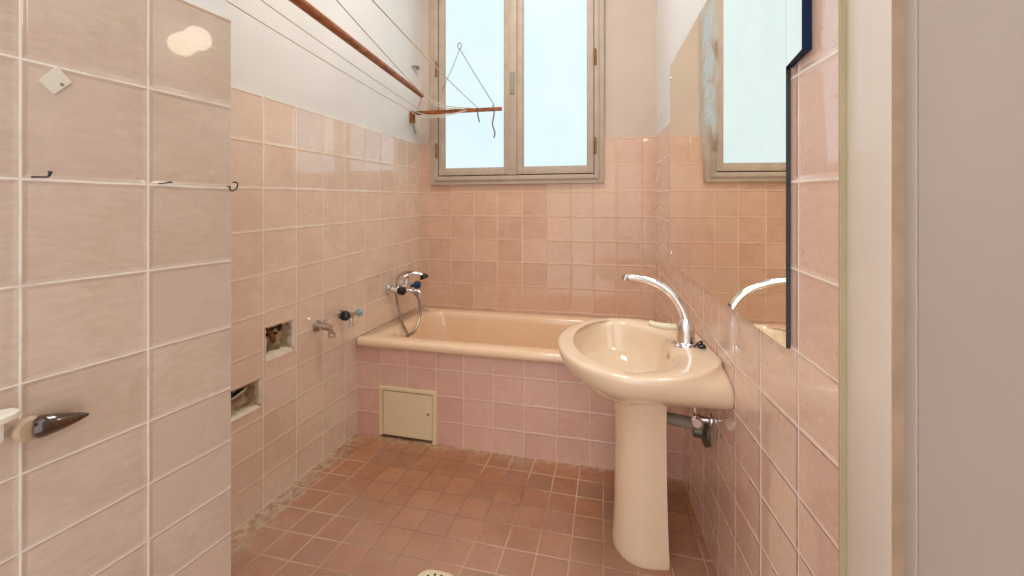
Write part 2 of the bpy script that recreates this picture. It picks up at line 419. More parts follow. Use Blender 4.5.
# ragged recesses broken into the left wall, where cisterns of old pipework show
def recess(h, idx):
    y0, y1, z0, z1 = h; D = 0.075
    root = thing('wall_recess', ['square hole broken into left wall tiles, upper one with rusty pipe stubs',
                                 'jagged hole broken into left wall tiles, lower one beside the near tiled pier'][idx], 'hole',
                 ((XL(y0)+XL(y1))/2, (y0+y1)/2, z0))
    base = root.location.copy()
    random.seed(11+idx)
    bm = bmesh.new(); n = 10
    def pt(a, b, d):
        y = y0+(y1-y0)*a; z = z0+(z1-z0)*b
        return Vector((XL(y)-d, y, z)) - base
    # hollow: lumpy back and side walls
    G = {}
    for i in range(n+1):
        for j in range(n+1):
            a, b = i/n, j/n
            e = min(a, b, 1-a, 1-b)
            d = D*min(1, e/0.08)
            if e > 0: d = D*(0.62+0.5*noise.noise(Vector((a*3.1+idx*9, b*3.3, 1.7)))) + random.uniform(-.006, .006)
            G[i, j] = bm.verts.new(pt(a, b, max(0.0, d)))
    for i in range(n):
        for j in range(n):
            f = bm.faces.new((G[i, j], G[i+1, j], G[i+1, j+1], G[i, j+1]))
            f.material_index = 1 if (j >= n*0.55 and i < n*0.8) and random.random() < 0.75 else 0
    link('cavity', bm, ['cement', 'dark_hole'], root, smooth=True, sharp=60)
    # whitish broken rim of putty round the hole
    bm = bmesh.new(); m = 40; inner = []; outer = []
    for k in range(m):
        t = k/m*4; s = int(t); u = t-s
        a, b = [(u, 0), (1, u), (1-u, 1), (0, 1-u)][s]
        w1 = 0.004+0.006*random.random()*(1 if idx == 0 else .6) + (0.012 if (s == 0 and idx == 0) else 0)
        ya = y0+(y1-y0)*a; zb = z0+(z1-z0)*b
        cx_, cz_ = (y0+y1)/2, (z0+z1)/2
        sy = (1 if ya > cx_ else -1); sz = (1 if zb > cz_ else -1)
        outer.append(Vector((XL(ya)+0.0022, ya+(a-0.5)*0.006, zb+(b-0.5)*0.006))-base)
        yi = ya-(a-0.5)*2*w1; zi = zb-(b-0.5)*2*w1
        inner.append(Vector((XL(yi)-0.004, yi, zi))-base)
    deep = [v+Vector((-0.02, 0, 0)) for v in inner]
    back = [v+Vector((-0.006, 0, 0)) for v in outer]
    loft(bm, [back, outer, inner, deep])
    link('broken_rim', bm, 'putty', root, smooth=True, sharp=50)
    ym, zm = (y0+y1)/2, (z0+z1)/2
    bm = bmesh.new()
    if idx == 0:
        P0 = Vector((XL(ym)-0.07, ym-0.01, zm+0.03))-base
        tube(bm, smooth_path([P0+Vector((0, -.03, .012)), P0+Vector((.03, -.008, .004)), P0+Vector((.035, .012, -.03)), P0+Vector((.02, .03, -.05))]), 0.010, 10)
        link('pipe', bm, 'rust', root, smooth=True)
        bm = bmesh.new(); lathe(bm, [(0.013, 0), (0.013, .018), (.009, .02), (.009, .034)], P0+Vector((.015, -.028, .02)), (1, .2, .2), 12)
        link('pipe_stub', bm, 'brass', root, smooth=True)
    else:
        P0 = Vector((XL(ym)-0.06, ym, zm+0.005))-base
        tube(bm, smooth_path([P0+Vector((0, -.05, -.012)), P0+Vector((.03, -.01, .006)), P0+Vector((.03, .03, .018))]), 0.008, 10)
        link('pipe', bm, 'chrome_old', root, smooth=True)
recess(HOLES[0], 0); recess(HOLES[1], 1)

# ---------------------------------------------------------------- back wall, opening for the window
WX0, WX1, WZ0, WZ1 = -1.115, -0.060, 1.262, 2.72
bm = bmesh.new(); uvl = bm.loops.layers.uv.verify()
colsB = [-1.2+0.0, -1.143, -0.995, -0.845, -0.692, -0.537, -0.382, -0.236, -0.110, 0.020, 0.158, 0.245]
colsB[0] = -1.30
ciB = [-1, 0, 1, 2, 3, 4, 5, 6, 7, 8, 9, 9.66]
rowsB = far_rows
xs = sorted(set([-1.215] + [c for c in colsB if -1.2 < c < 0.232] + [0.250, WX0, WX1]))
def bface(q, mi, off=0.0, offs=None):
    f = bm.faces.new([bm.verts.new((x, YB(x)-(offs[k] if offs else off), z)) for k, (x, z) in enumerate(q)]); f.material_index = mi
    for l, (x, z) in zip(f.loops, q): l[uvl].uv = (interp(x, colsB, ciB), -interp(z, rowsB[::-1], list(range(len(rowsB)))[::-1]))
for a, b in zip(xs[:-1], xs[1:]):
    inwin = a >= WX0-1e-5 and b <= WX1+1e-5
    top = 1.5165 if not inwin else WZ0
    zl = sorted(set([z for z in rowsB if z < top-1e-4] + [top]))
    for z0, z1 in zip(zl[:-1], zl[1:]): bface([(a, z0), (b, z0), (b, z1), (a, z1)], 0)
    if not inwin:
        bface([(a, top), (b, top), (b, top), (a, top)], 0, offs=[0, 0, -TH, -TH]) if False else None
        f = bm.faces.new([bm.verts.new(v) for v in ((a, YB(a), top), (b, YB(b), top), (b, YB(b)+TH, top), (a, YB(a)+TH, top))])
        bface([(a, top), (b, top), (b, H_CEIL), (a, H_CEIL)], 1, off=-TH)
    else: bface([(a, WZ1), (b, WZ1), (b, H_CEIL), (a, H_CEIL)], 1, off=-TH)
# reveals behind the frame
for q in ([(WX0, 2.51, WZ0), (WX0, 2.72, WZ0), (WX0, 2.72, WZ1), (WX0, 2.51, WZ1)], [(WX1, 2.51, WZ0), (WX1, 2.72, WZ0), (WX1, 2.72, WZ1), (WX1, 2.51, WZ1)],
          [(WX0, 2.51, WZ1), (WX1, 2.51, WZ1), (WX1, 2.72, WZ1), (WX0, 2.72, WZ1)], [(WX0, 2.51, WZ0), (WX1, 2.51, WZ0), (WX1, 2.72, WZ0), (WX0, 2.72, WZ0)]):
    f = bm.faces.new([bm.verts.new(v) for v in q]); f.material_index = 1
struct('wall_back', bm, ['tile_back', 'plaster_backlit'])

# ---------------------------------------------------------------- window
win = bpy.data.objects.new('window_1', None); C.objects.link(win); win['kind'] = 'structure'
win.location = ((WX0+WX1)/2, 2.52, WZ0)
def wp(x, y, z): return (x-win.location.x, y-win.location.y, z-win.location.z)
def wbox(bm, x0, x1, y0, y1, z0, z1, bevel=0.003):
    a = wp(x0, y0, z0); b = wp(x1, y1, z1); box(bm, a[0], b[0], a[1], b[1], a[2], b[2], bevel)
def ring(bm, x0, x1, z0, z1, w_, y0, y1, bv=0.003, wb=None):
    wb = wb or w_
    wbox(bm, x0, x0+w_, y0, y1, z0, z1, bv); wbox(bm, x1-w_, x1, y0, y1, z0, z1, bv)
    wbox(bm, x0+w_*0.98, x1-w_*0.98, y0, y1, z0, z0+wb, bv); wbox(bm, x0+w_*0.98, x1-w_*0.98, y0, y1, z1-w_, z1, bv)
FX0, FX1, FZ0 = -1.122, -0.050, 1.255
bm = bmesh.new()
ring(bm, FX0, FX1, FZ0, 2.74, 0.030, 2.498, 2.530, 0.003)          # flat outer casing
ring(bm, FX0+0.028, FX1-0.028, FZ0+0.026, 2.715, 0.026, 2.488, 2.60, 0.003)  # raised inner frame
link('window_frame', bm, 'wood_paint', win, smooth=True)
bm = bmesh.new(); wbox(bm, FX0+0.05, FX1-0.05, 2.535, 2.56, FZ0+0.05, 2.69, 0)
link('rebate', bm, 'gap', win)
SZ0, SZ1 = 1.313, 2.68
def sash(x0, x1, side):
    bm = bmesh.new()
    st = 0.034
    ring(bm, x0, x1, SZ0, SZ1, st, 2.492, 2.53, 0.004, wb=0.040)
    ring(bm, x0+st-0.002, x1-st+0.002, SZ0+0.038, SZ1-st+0.002, 0.008, 2.500, 2.528, 0.002)
    s = link('sash', bm, 'wood_paint', win, smooth=True)
    bm = bmesh.new(); wbox(bm, x0+st-0.004, x1-st+0.004, 2.514, 2.518, SZ0+0.034, SZ1-st+0.004, 0)
    p = link('pane', bm, 'pane', s)
    return s
s1 = sash(-1.063, -0.604, 0); s2 = sash(-0.560, -0.107, 1)
# central meeting stile with its cover strip
bm = bmesh.new()
wbox(bm, -0.622, -0.536, 2.500, 2.532, SZ0, SZ1, 0.003); wbox(bm, -0.612, -0.560, 2.484, 2.505, SZ0-0.004, SZ1, 0.005)
link('meeting_stile', bm, 'wood_paint', win, smooth=True)
bm = bmesh.new()
wbox(bm, -0.602, -0.572, 2.476, 2.487, 1.795, 1.925, 0.003); 
link('latch_plate', bm, 'pipe', win, smooth=True)
for x in (-1.075, -0.098):
    for z in (1.42, 1.93, 2.42):
        bm = bmesh.new(); c = wp(x, 2.483, z)
        lathe(bm, [(0.0, 0), (0.006, .003), (0.007, .01), (0.007, .088), (.006, .095), (0, .098)], c, (0, 0, 1), 10)
        link('hinge', bm, 'brass', win, smooth=True)

# ---------------------------------------------------------------- right wall
stR = [0.781, 1.25, 1.75, 2.524]
rowsR = [(1.530, 1.520, 1.514, 1.512), (1.366, 1.370, 1.372, 1.357), (1.160, 1.172, 1.182, 1.204), (0.988, 1.010, 1.032, 1.060),
         (0.834, 0.850, 0.900, 0.918), (0.699, 0.689, 0.735, 0.780), (0.567, 0.561, 0.590, 0.637), (0.466, 0.444, 0.455, 0.492),
         (0.354, 0.325, 0.330, 0.351), (0.235, 0.218, 0.207, 0.228), (0.118, 0.101, 0.085, 0.109), (0, 0, 0, 0)]
colsR = [0.600, 0.760, 0.912, 1.087, 1.253, 1.397, 1.559, 1.728, 1.89, 2.05, 2.21, 2.37, 2.60]
ciR = list(range(13))
bm = bmesh.new()
tiled_wall(bm, lambda s, o: (XR(s)-o+TH, s), colsR, ciR, rowsR, stR, H_CEIL, 0.781, 2.536, extra=(1.25, 1.75))
struct('wall_right', bm, ['tile_right', 'plaster'])
# corner bead, painted jamb, edge strip and the plastered wall nearest to the viewer
bm = bmesh.new(); box(bm, XR(0.781)-0.0015, XR(0.781)+0.0085, 0.7765, 0.7815, 0, H_CEIL, 0.001)
struct('trim_1', bm, 'bead')
bm = bmesh.new(); box(bm, 0.3590, 0.60, 0.665, 0.777, 0, H_CEIL, 0.002)
for f in bm.faces:
    f.normal_update()
    if abs(f.normal.y) > .9 and f.calc_center_median().y < .70: f.material_index = 1
struct('trim_2', bm, ['jamb', 'jamb_edge'], smooth=True)
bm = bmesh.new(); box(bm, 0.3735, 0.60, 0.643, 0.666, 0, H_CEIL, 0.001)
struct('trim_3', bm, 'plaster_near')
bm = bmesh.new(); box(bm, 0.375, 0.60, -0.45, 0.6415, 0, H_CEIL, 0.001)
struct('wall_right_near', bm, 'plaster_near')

# ---------------------------------------------------------------- tiled pier on the left, near the viewer
XP = lambda y: -0.7820 + 0.1166*y
bm = bmesh.new()
nearP = [1.469, 1.304, 1.150, 1.013, 0.888, 0.772, 0.672, 0.583, 0.498, 0.410, 0.32, 0.22, 0.11, 0.0]
tiled_wall(bm, lambda s, o: (XP(s)+o-0.012, s), [-0.328, -0.185, -0.043, 0.100, 0.243, 0.385, 0.527, 0.669], list(range(8)),
           [(z, z) for z in nearP], [-0.4, 0.7], H_CEIL, -0.40, 0.663, thick=0.012)
def quad(bm, q, mi):
    f = bm.faces.new([bm.verts.new(v) for v in q]); f.material_index = mi
x1_, x0_ = XP(0.663), XL(0.663)-0.05
quad(bm, [(x0_, 0.663, 0), (x1_, 0.663, 0), (x1_, 0.663, 1.469), (x0_, 0.663, 1.469)], 1)
quad(bm, [(x0_, 0.663, 1.469), (x1_-0.012, 0.663, 1.469), (x1_-0.03, 0.66, H_CEIL), (x0_, 0.66, H_CEIL)], 1)
quad(bm, [(XP(-.4), -.4, 0), (-1.35, -.4, 0), (-1.35, -.4, H_CEIL), (XP(-.4)-.012, -.4, H_CEIL)], 1)
struct('wall_left_near', bm, ['tile_near', 'plaster'])

# ---------------------------------------------------------------- bath: tiled front, tub
bm = bmesh.new(); uvl = bm.loops.layers.uv.verify()
colsF = [-1.40, -1.232, -1.100, -0.957, -0.812, -0.675, -0.531, -0.387, -0.241, -0.096, 0.045, 0.19, 0.34]
ciF = list(range(13)); rowsF = [0.474, 0.351, 0.228, 0.109, -0.012]
HX0, HX1, HZ1 = -1.102, -0.812, 0.243
xs = sorted(set([-1.2365] + [c for c in colsF if -1.23 < c < 0.27] + [HX0, HX1, 0.2785]))
for a, b in zip(xs[:-1], xs[1:]):
    zl = [0.0, 0.109, 0.228, 0.351, 0.440]
    if a >= HX0-1e-5 and b <= HX1+1e-5: zl = [HZ1, 0.351, 0.440]
    for z0, z1 in zip(zl[:-1], zl[1:]):
        q = [(a, z0), (b, z0), (b, z1), (a, z1)]
        f = bm.faces.new([bm.verts.new((x, YF(x), z)) for x, z in q])
        for l, (x, z) in zip(f.loops, q): l[uvl].uv = (interp(x, colsF, ciF), -interp(z, rowsF[::-1], [4, 3, 2, 1, 0]))
# thickness behind the tiles
quad(bm, [(-1.2365, YF(-1.23), 0.44), (0.2785, YF(.278), 0.44), (0.2785, YF(.278)+.05, 0.44), (-1.2365, YF(-1.23)+.05, 0.44)], 1)
for x in (HX0, HX1): quad(bm, [(x, YF(x), 0), (x, YF(x)+.05, 0), (x, YF(x)+.05, HZ1), (x, YF(x), HZ1)], 1)
quad(bm, [(HX0, YF(HX0), HZ1), (HX1, YF(HX1), HZ1), (HX1, YF(HX1)+.05, HZ1), (HX0, YF(HX0)+.05, HZ1)], 1)
struct('wall_bath_front', bm, ['tile_bath', 'putty'])

LF, RF, LB, RB = Vector((-1.2315, 1.868, 0)), Vector((0.2745, 1.852, 0)), Vector((-1.1965, 2.5225, 0)), Vector((0.2305, 2.5165, 0))
def bq(u, v, z):
    p = (LF*(1-u)+RF*u)*(1-v)+(LB*(1-u)+RB*u)*v
    return Vector((p.x, p.y, z))
def rrect(u0, u1, v0, v1, ru, rv, z, n=8):
    out = []
    for (cu, cv, a0) in ((u1-ru, v1-rv, 0), (u0+ru, v1-rv, 90), (u0+ru, v0+rv, 180), (u1-ru, v0+rv, 270)):
        for k in range(n+1):
            a = math.radians(a0+90*k/n); out.append(bq(cu+ru*math.cos(a), cv+rv*math.sin(a), z))
    return out
tub = thing('bathtub', 'peach enamel bathtub set behind the pink tiled front under the window', 'bathtub', (-0.48, 2.19, 0))
o_ = Vector(tub.location)
def T(L): return [p-o_ for p in L]
bm = bmesh.new()
e = 0.0025
loft(bm, [T(rrect(e*2, 1-e*2, -.006, 1-e, .010, .022, .434)), T(rrect(e, 1-e, -.018, 1-e, .012, .026, .436)), T(rrect(e, 1-e, -.024, 1-e, .012, .026, .446)),
          T(rrect(e, 1-e, -.024, 1-e, .012, .026, .458)), T(rrect(e, 1-e, -.017, 1-e, .012, .026, .469)), T(rrect(e*2, 1-e*2, -.002, 1-e*2, .012, .026, .475)),
          T(rrect(.074, .926, .095, .905, .06, .15, .474)), T(rrect(.082, .92, .108, .895, .058, .14, .471)),
          T(rrect(.088, .915, .118, .886, .058, .14, .462)), T(rrect(.092, .912, .124, .880, .058, .14, .440)),
          T(rrect(.105, .895, .14, .865, .065, .16, .33)), T(rrect(.125, .865, .165, .84, .08, .18, .20)), T(rrect(.155, .83, .20, .80, .10, .20, .135)),
          T(rrect(.22, .77, .27, .73, .12, .2, .115))], cap1=True)
link('tub_shell', bm, 'enamel', tub, smooth=True, sharp=60)
bm = bmesh.new(); lathe(bm, [(0.0, .004), (.012, .004), (.026, .002), (.028, 0), (0.028, -.004)], bq(.24, .5, .118)-o_, (0, 0, 1), 20)
link('drain', bm, 'chrome', tub, smooth=True)

# access hatch
hat = thing('access_hatch', 'cream painted access hatch in the tiled bath front beside the left wall', 'hatch', ((HX0+HX1)/2, YF(-.95), 0), (0, 0, -0.0107))
bm = bmesh.new(); hw = (HX1-HX0)/2
for b_ in ((-hw-.004, -hw+.014, 0.012, HZ1+.004), (hw-.014, hw+.006, 0.0, HZ1+.004), (-hw+.013, hw-.013, HZ1-.012, HZ1+.004)):
    box(bm, b_[0], b_[1], -.007, .02, b_[2], b_[3], .0015)
link('frame', bm, 'cream', hat)
bm = bmesh.new(); box(bm, -hw+.017, hw-.017, -.004, .012, .014, HZ1-.017, .0015)
dr = link('door', bm, 'cream', hat)
bm = bmesh.new(); lathe(bm, [(0, .002), (.005, .002), (.006, 0), (.006, -.002)], (hw-.037, -.004, .135), (0, -1, 0), 12)
link('keyhole', bm, 'brass', dr)
bm = bmesh.new(); box(bm, -hw+.006, hw-.006, .012, .04, .001, HZ1-.004)
link('hollow_behind', bm, 'gap', hat)

# ---------------------------------------------------------------- bath mixer with hand shower on the left wall
mx = thing('bath_mixer_tap', 'chrome bath mixer with looping shower hose on left wall above the tub', 'tap', (XL(2.225), 2.225, .657))
ML = lambda x, y, z: (x, y, z)
for y in (-.07, .07):
    bm = bmesh.new()
    lathe(bm, [(.0, 0), (.032, .0), (.031, .006), (.024, .013), (.014, .016), (.014, .05), (.017, .052), (.017, .062), (0, .063)], (0.0005, y, 0), (1, 0, 0), 20)
    link('wall_rosette', bm, 'chrome', mx, smooth=True)
bm = bmesh.new()
tube(bm, [(.062, -.09, 0), (.062, -.085, 0), (.062, -.03, 0), (.062, .0, 0), (.062, .03, 0), (.062, .085, 0), (.062, .09, 0)], [.014, .019, .017, .026, .017, .019, .014], 16)
tube(bm, [(.062, 0, 0), (.07, 0, .03), (.072, 0, .055)], [.018, .014, .012], 12)
link('body', bm, 'chrome', mx, smooth=True)
bm = bmesh.new(); tube(bm, smooth_path([(.062, 0, -.008), (.095, 0, -.02), (.135, 0, -.018), (.155, 0, -.030)], 5), .011, 12)
link('spout', bm, 'chrome', mx, smooth=True)
for y, m in ((-.09, 'black'), (.09, 'blue')):
    bm = bmesh.new(); lathe(bm, [(0, 0), (.013, 0), (.022, .006), (.024, .018), (.022, .034), (.014, .040), (0, .041)], (.07, y, .0), (1, (-.35 if y < 0 else .2), 0), 18)
    k = link('knob', bm, m, mx, smooth=True); k['label'] = 'dark knob' if m == 'black' else 'blue knob'
bm = bmesh.new(); tube(bm, smooth_path([(.072, .0, .055), (.068, .01, .066), (.085, .03, .075)], 5), [.012]*11, 10)
link('cradle', bm, 'chrome', mx, smooth=True)
bm = bmesh.new(); tube(bm, smooth_path([(.060, -.01, .062), (.09, .02, .078), (.125, .04, .075), (.155, .05, .062)], 5), [.008]*4+[.009]*4+[.010]*4+[.011]*4, 12)
hs = link('hand_shower', bm, 'chrome', mx, smooth=True)
bm = bmesh.new(); lathe(bm, [(.0, .012), (.012, .012), (.02, .004), (.026, -.010), (.025, -.016), (0, -.017)], (.150, .05, .062), (-.4, -.1, 1), 20)
link('spray_head', bm, 'black', hs, smooth=True)
bm = bmesh.new()
tube(bm, smooth_path([(.100, .03, .080), (.075, .0, .088), (.045, -.03, .075), (.030, -.05, .03), (.045, -.07, -.05), (.100, -.13, -.14), (.165, -.185, -.195), (.180, -.19, -.205), (.205, -.17, -.185), (.200, -.10, -.12), (.150, -.02, -.05), (.105, .0, -.02)], 7), .0068, 8)
link('hose', bm, 'steel_hose', mx, smooth=True)
bm = bmesh.new(); lathe(bm, [(0, 0), (.009, .002), (.010, .02), (.007, .028), (0, .029)], (.172, -.188, -.232), (0, 0, 1), 12)
link('hose_weight', bm, 'brass', mx, smooth=True)

# ---------------------------------------------------------------- stop valves on the left wall
def yz(y, z, d=0.0): return (XL(y)+d, y, z)
v1 = thing('stop_valve', 'worn chrome stop valve without handle on left wall right of the upper hole', 'valve', yz(1.60, .60), (0, 0, 0))
bm = bmesh.new(); lathe(bm, [(0, 0), (.026, 0), (.025, .004), (.014, .010), (.011, .012), (.011, .03), (.015, .032), (.015, .05), (.010, .053), (.010, .07), (0, .071)], (0.0005, 0, 0), (1, 0, 0), 18)
link('body', bm, 'chrome_old', v1, smooth=True)
bm = bmesh.new(); tube(bm, [(.048, 0, 0), (.058, .012, -.018), (.062, .016, -.036)], [.010, .010, .010], 12)
lathe(bm, [(0, 0), (.015, 0), (.016, .003), (.016, .018), (.011, .02), (0, .02)], (.062, .016, -.03), (0, .1, -1), 6)
link('outlet', bm, 'chrome_old', v1, smooth=True)
bm = bmesh.new(); tube(bm, [(.03, 0, .01), (.036, 0, .026), (.05, 0, .030)], .006, 10)
link('spindle', bm, 'chrome', v1, smooth=True)

v2 = thing('twin_stop_valve', 'small valve with black and pale blue handles on left wall near the tub', 'valve', yz(1.752, .614), (0, 0, 0))
bm = bmesh.new(); lathe(bm, [(0, 0), (.022, 0), (.021, .004), (.010, .009), (.010, .05), (.014, .052), (.014, .066), (0, .068)], (.0005, 0, 0), (1, 0, 0), 16)
tube(bm, [(.055, -.045, .004), (.055, -.03, .003), (.055, 0, 0), (.055, .03, -.001), (.055, .05, -.002)], [.006, .007, .010, .007, .006], 12)
link('body', bm, 'chrome_old', v2, smooth=True)
bm = bmesh.new(); lathe(bm, [(0, 0), (.010, 0), (.011, .01), (.0105, .03), (.013, .031), (.013, .045), (0, .046)], (.055, .004, -.008), (0, 0, -1), 14)
link('outlet', bm, 'chrome', v2, smooth=True)
bm = bmesh.new(); lathe(bm, [(0, 0), (.021, 0), (.023, .003), (.021, .007), (.008, .010), (0, .010)], (.055, -.043, .008), (.55, -1, .1), 22)
k = link('handle', bm, 'black', v2, smooth=True); k['label'] = 'black round handle'
bm = bmesh.new(); lathe(bm, [(0, 0), (.008, 0), (.010, .01), (.017, .012), (.019, .018), (.017, .026), (0, .028)], (.055, .045, -.002), (.15, 1, 0), 18)
k = link('handle', bm, 'palecap', v2, smooth=True); k['label'] = 'pale blue handle'

# ---------------------------------------------------------------- washbasin and pedestal (local x: 0 at wall, negative into the room)
SY = 1.49
sink = thing('washbasin', 'cream ceramic washbasin fixed to the right wall on a pedestal', 'sink', (XR(SY)-.001, SY, 0), (0, 0, 0.0684))
CX = -0.243
def sloop(z, aL, b, xr, wr, nl=32, na=14, nb=8, cx=CX, yo=0.0):
    """left half: ellipse of semi-axes aL, b; right half: arc ending at x=xr with half-width wr, then straight"""
    wr = min(wr, b*0.98); A = (xr-cx)/math.sqrt(1-(wr/b)**2); te = math.acos(wr/b)
    L = []
    for k in range(nl+1):
        t = math.pi/2+math.pi*k/nl; L.append(Vector((cx+aL*math.cos(t), b*math.sin(t)+yo, z)))
    for k in range(1, na+1):
        t = -math.pi/2+te*k/na; L.append(Vector((cx+A*math.cos(t), b*math.sin(t)+yo, z)))
    for k in range(1, nb):
        L.append(Vector((xr, -wr+2*wr*k/nb+yo, z)))
    for k in range(na, 0, -1):
        t = math.pi/2-te*k/na; L.append(Vector((cx+A*math.cos(t), b*math.sin(t)+yo, z)))
    return L
def bowl(z, a, b, cx): return sloop(z, a, b, cx+a*0.93, b*0.36, cx=cx)
bm = bmesh.new()
loops = [
    bowl(.505, .020, .020, -.262), bowl(.505, .05, .07, -.262), bowl(.520, .10, .15, -.268), bowl(.555, .138, .208, -.275),
    bowl(.600, .158, .238, -.279), bowl(.640, .166, .252, -.281), bowl(.655, .170, .258, -.281), bowl(.662, .176, .265, -.281),
    sloop(.6665, .192, .276, -.055, .122), sloop(.6672, .232, .305, -.006, .132), sloop(.6650, .2405, .3125, -.0, .136), sloop(.660, .2435, .316, -.0, .139), sloop(.650, .2445, .317, -.0, .150),
    sloop(.638, .240, .314, 0, .200), sloop(.615, .228, .303, 0, .235), sloop(.592, .205, .280, 0, .240), sloop(.566, .170, .240, 0, .226), sloop(.554, .150, .212, -.004, .200),
    sloop(.534, .122, .165, -.03, .14), sloop(.515, .094, .122, -.075, .105), sloop(.500, .060, .085, -.12, .075), sloop(.496, .035, .06, -.14, .05)]
loft(bm, loops, cap0=True, cap1=True)
basin = link('basin', bm, 'ceramic', sink, smooth=True, sharp=70)
bm = bmesh.new(); lathe(bm, [(0, .002), (.010, .002), (.012, .005), (.022, .005), (.024, .001), (.024, -.003)], (-.262, 0, .505), (0, 0, 1), 24)
link('drain', bm, 'chrome', sink, smooth=True)
bm = bmesh.new(); lathe(bm, [(0, 0), (.008, 0), (.010, .002), (.010, -.003)], (-.128, -.02, .632), (-1, 0, .25), 16)
link('overflow', bm, 'chrome_old', sink, smooth=True)
ped = thing('washbasin_pedestal', 'cream ceramic pedestal standing on the floor under the washbasin', 'pedestal', (XR(SY)-.001, SY, 0), (0, 0, 0.0684))
bm = bmesh.new()
def dl(z, xl, hy, xr):
    # open-backed half column: rounded front towards the room, flat back
    cx_ = xl + hy*0.95
    return sloop(z, cx_-xl, hy, xr, hy*0.93, nl=24, na=4, nb=6, cx=cx_)
loft(bm, [dl(0, -.303, .104, -.142), dl(.006, -.306, .106, -.140), dl(.02, -.305, .105, -.140), dl(.06, -.302, .101, -.141), dl(.14, -.298, .095, -.143),
          dl(.24, -.297, .091, -.145), dl(.34, -.294, .090, -.146), dl(.42, -.296, .093, -.147), dl(.470, -.298, .097, -.147), dl(.512, -.300, .100, -.147)], cap0=True, cap1=True)
link('column', bm, 'ceramic', ped, smooth=True, sharp=50)

# tap on the basin
tap = thing('basin_tap', 'chrome basin mixer with long curved spout standing on the washbasin', 'tap', (XR(SY)-.072, SY, .664), (0, 0, 0.0684))
bm = bmesh.new()
lathe(bm, [(0, 0), (.043, 0), (.043, .004), (.034, .008), (.0305, .011), (.028, .045), (.0285, .060), (.0265, .074), (.018, .086), (0, .092)], (0, 0, 0), (0, 0, 1), 28)
link('body', bm, 'chrome', tap, smooth=True)
bm = bmesh.new()
pts = smooth_path([(0, 0, .06), (.000, 0, .085), (-.012, 0, .120), (-.038, 0, .160), (-.075, 0, .190), (-.120, 0, .208), (-.160, 0, .216), (-.192, 0, .218)], 6)
tube(bm, pts, [.0165-.0065*i/(len(pts)-1) for i in range(len(pts))], 14)
sp = link('spout', bm, 'chrome', tap, smooth=True)
bm = bmesh.new(); lathe(bm, [(0, 0), (.0115, 0), (.0125, .004), (.0125, .018), (.010, .020), (0, .020)], (-.186, 0, .224), (-.42, 0, -1), 16)
link('aerator', bm, 'chrome_old', sp, smooth=True)
bm = bmesh.new()
tube(bm, smooth_path([(-.010, .008, .056), (-.040, .030, .048), (-.080, .055, .046), (-.105, .068, .050)], 5), [.015]*4+[.015]*6+[.014]*5+[.009], 14, flat=0.7)
k = link('lever', bm, 'cream_plastic', tap, smooth=True); k['label'] = 'pale lever handle'
# black plug stopper beside the tap
pl = thing('sink_plug', 'small black rubber plug lying on the washbasin deck behind the tap', 'plug', (XR(1.46)-.030, 1.457, .6670))
bm = bmesh.new(); lathe(bm, [(0, 0), (.010, 0), (.013, .003), (.013, .008), (.010, .011), (.004, .013), (.004, .022), (0, .024)], (0, 0, 0), (0, 0, 1), 18)
link('stopper', bm, 'black', pl, smooth=True)
bm = bmesh.new(); tube(bm, smooth_path([(0, 0, .022), (-.012, -.006, .018), (-.020, -.004, .006), (-.028, .006, .003)], 5), .0025, 8)
link('cord', bm, 'black', pl, smooth=True)

# waste pipe and valve under the basin
wst = thing('waste_pipe', 'grey waste pipe running from behind the pedestal into the right wall', 'pipe', (XR(1.52), 1.52, .362))
bm = bmesh.new(); tube(bm, [(-.150, -.0, .044), (-.07, 0, .036), (-.012, 0, .028)], [.019, .019, .019], 18)
link('pipe', bm, 'pipe', wst, smooth=True)
bm = bmesh.new(); lathe(bm, [(0, 0), (.046, 0), (.046, .005), (.034, .012), (.022, .016), (.020, .04), (.0, .04)], (-.0005, 0, .0085), (-1, 0, .06), 24)
link('wall_flange', bm, 'flange', wst, smooth=True)
agl = thing('angle_valve', 'small chrome angle valve on right wall under the washbasin', 'valve', (XR(1.50), 1.47, .435))
bm = bmesh.new(); lathe(bm, [(0, 0), (.022, 0), (.021, .004), (.011, .008), (.011, .03), (.015, .032), (.015, .055), (.009, .057), (0, .060)], (0.002, 0, 0), (-1, 0, 0), 18)
link('body', bm, 'chrome', agl, smooth=True)
bm = bmesh.new(); lathe(bm, [(.009, 0), (.009, .012), (.018, .014), (.019, .024), (.014, .028), (0, .028)], (-.045, -.008, 0), (0, -1, 0), 10)
link('handle', bm, 'chrome', agl, smooth=True)
bm = bmesh.new(); tube(bm, smooth_path([(-.045, 0, .01), (-.046, .002, .05), (-.06, .01, .10), (-.10, .02, .13)], 5), .0055, 10)
link('supply_tube', bm, 'chrome', agl, smooth=True)
cap = thing('pipe_cap', 'small white cap on right wall below the waste pipe', 'cap', (XR(1.68), 1.68, .325))
bm = bmesh.new(); lathe(bm, [(0, 0), (.017, 0), (.017, .006), (.012, .011), (0, .012)], (0, 0, 0), (-1, -.0685, 0), 20)
link('cover', bm, 'white_plastic', cap, smooth=True)

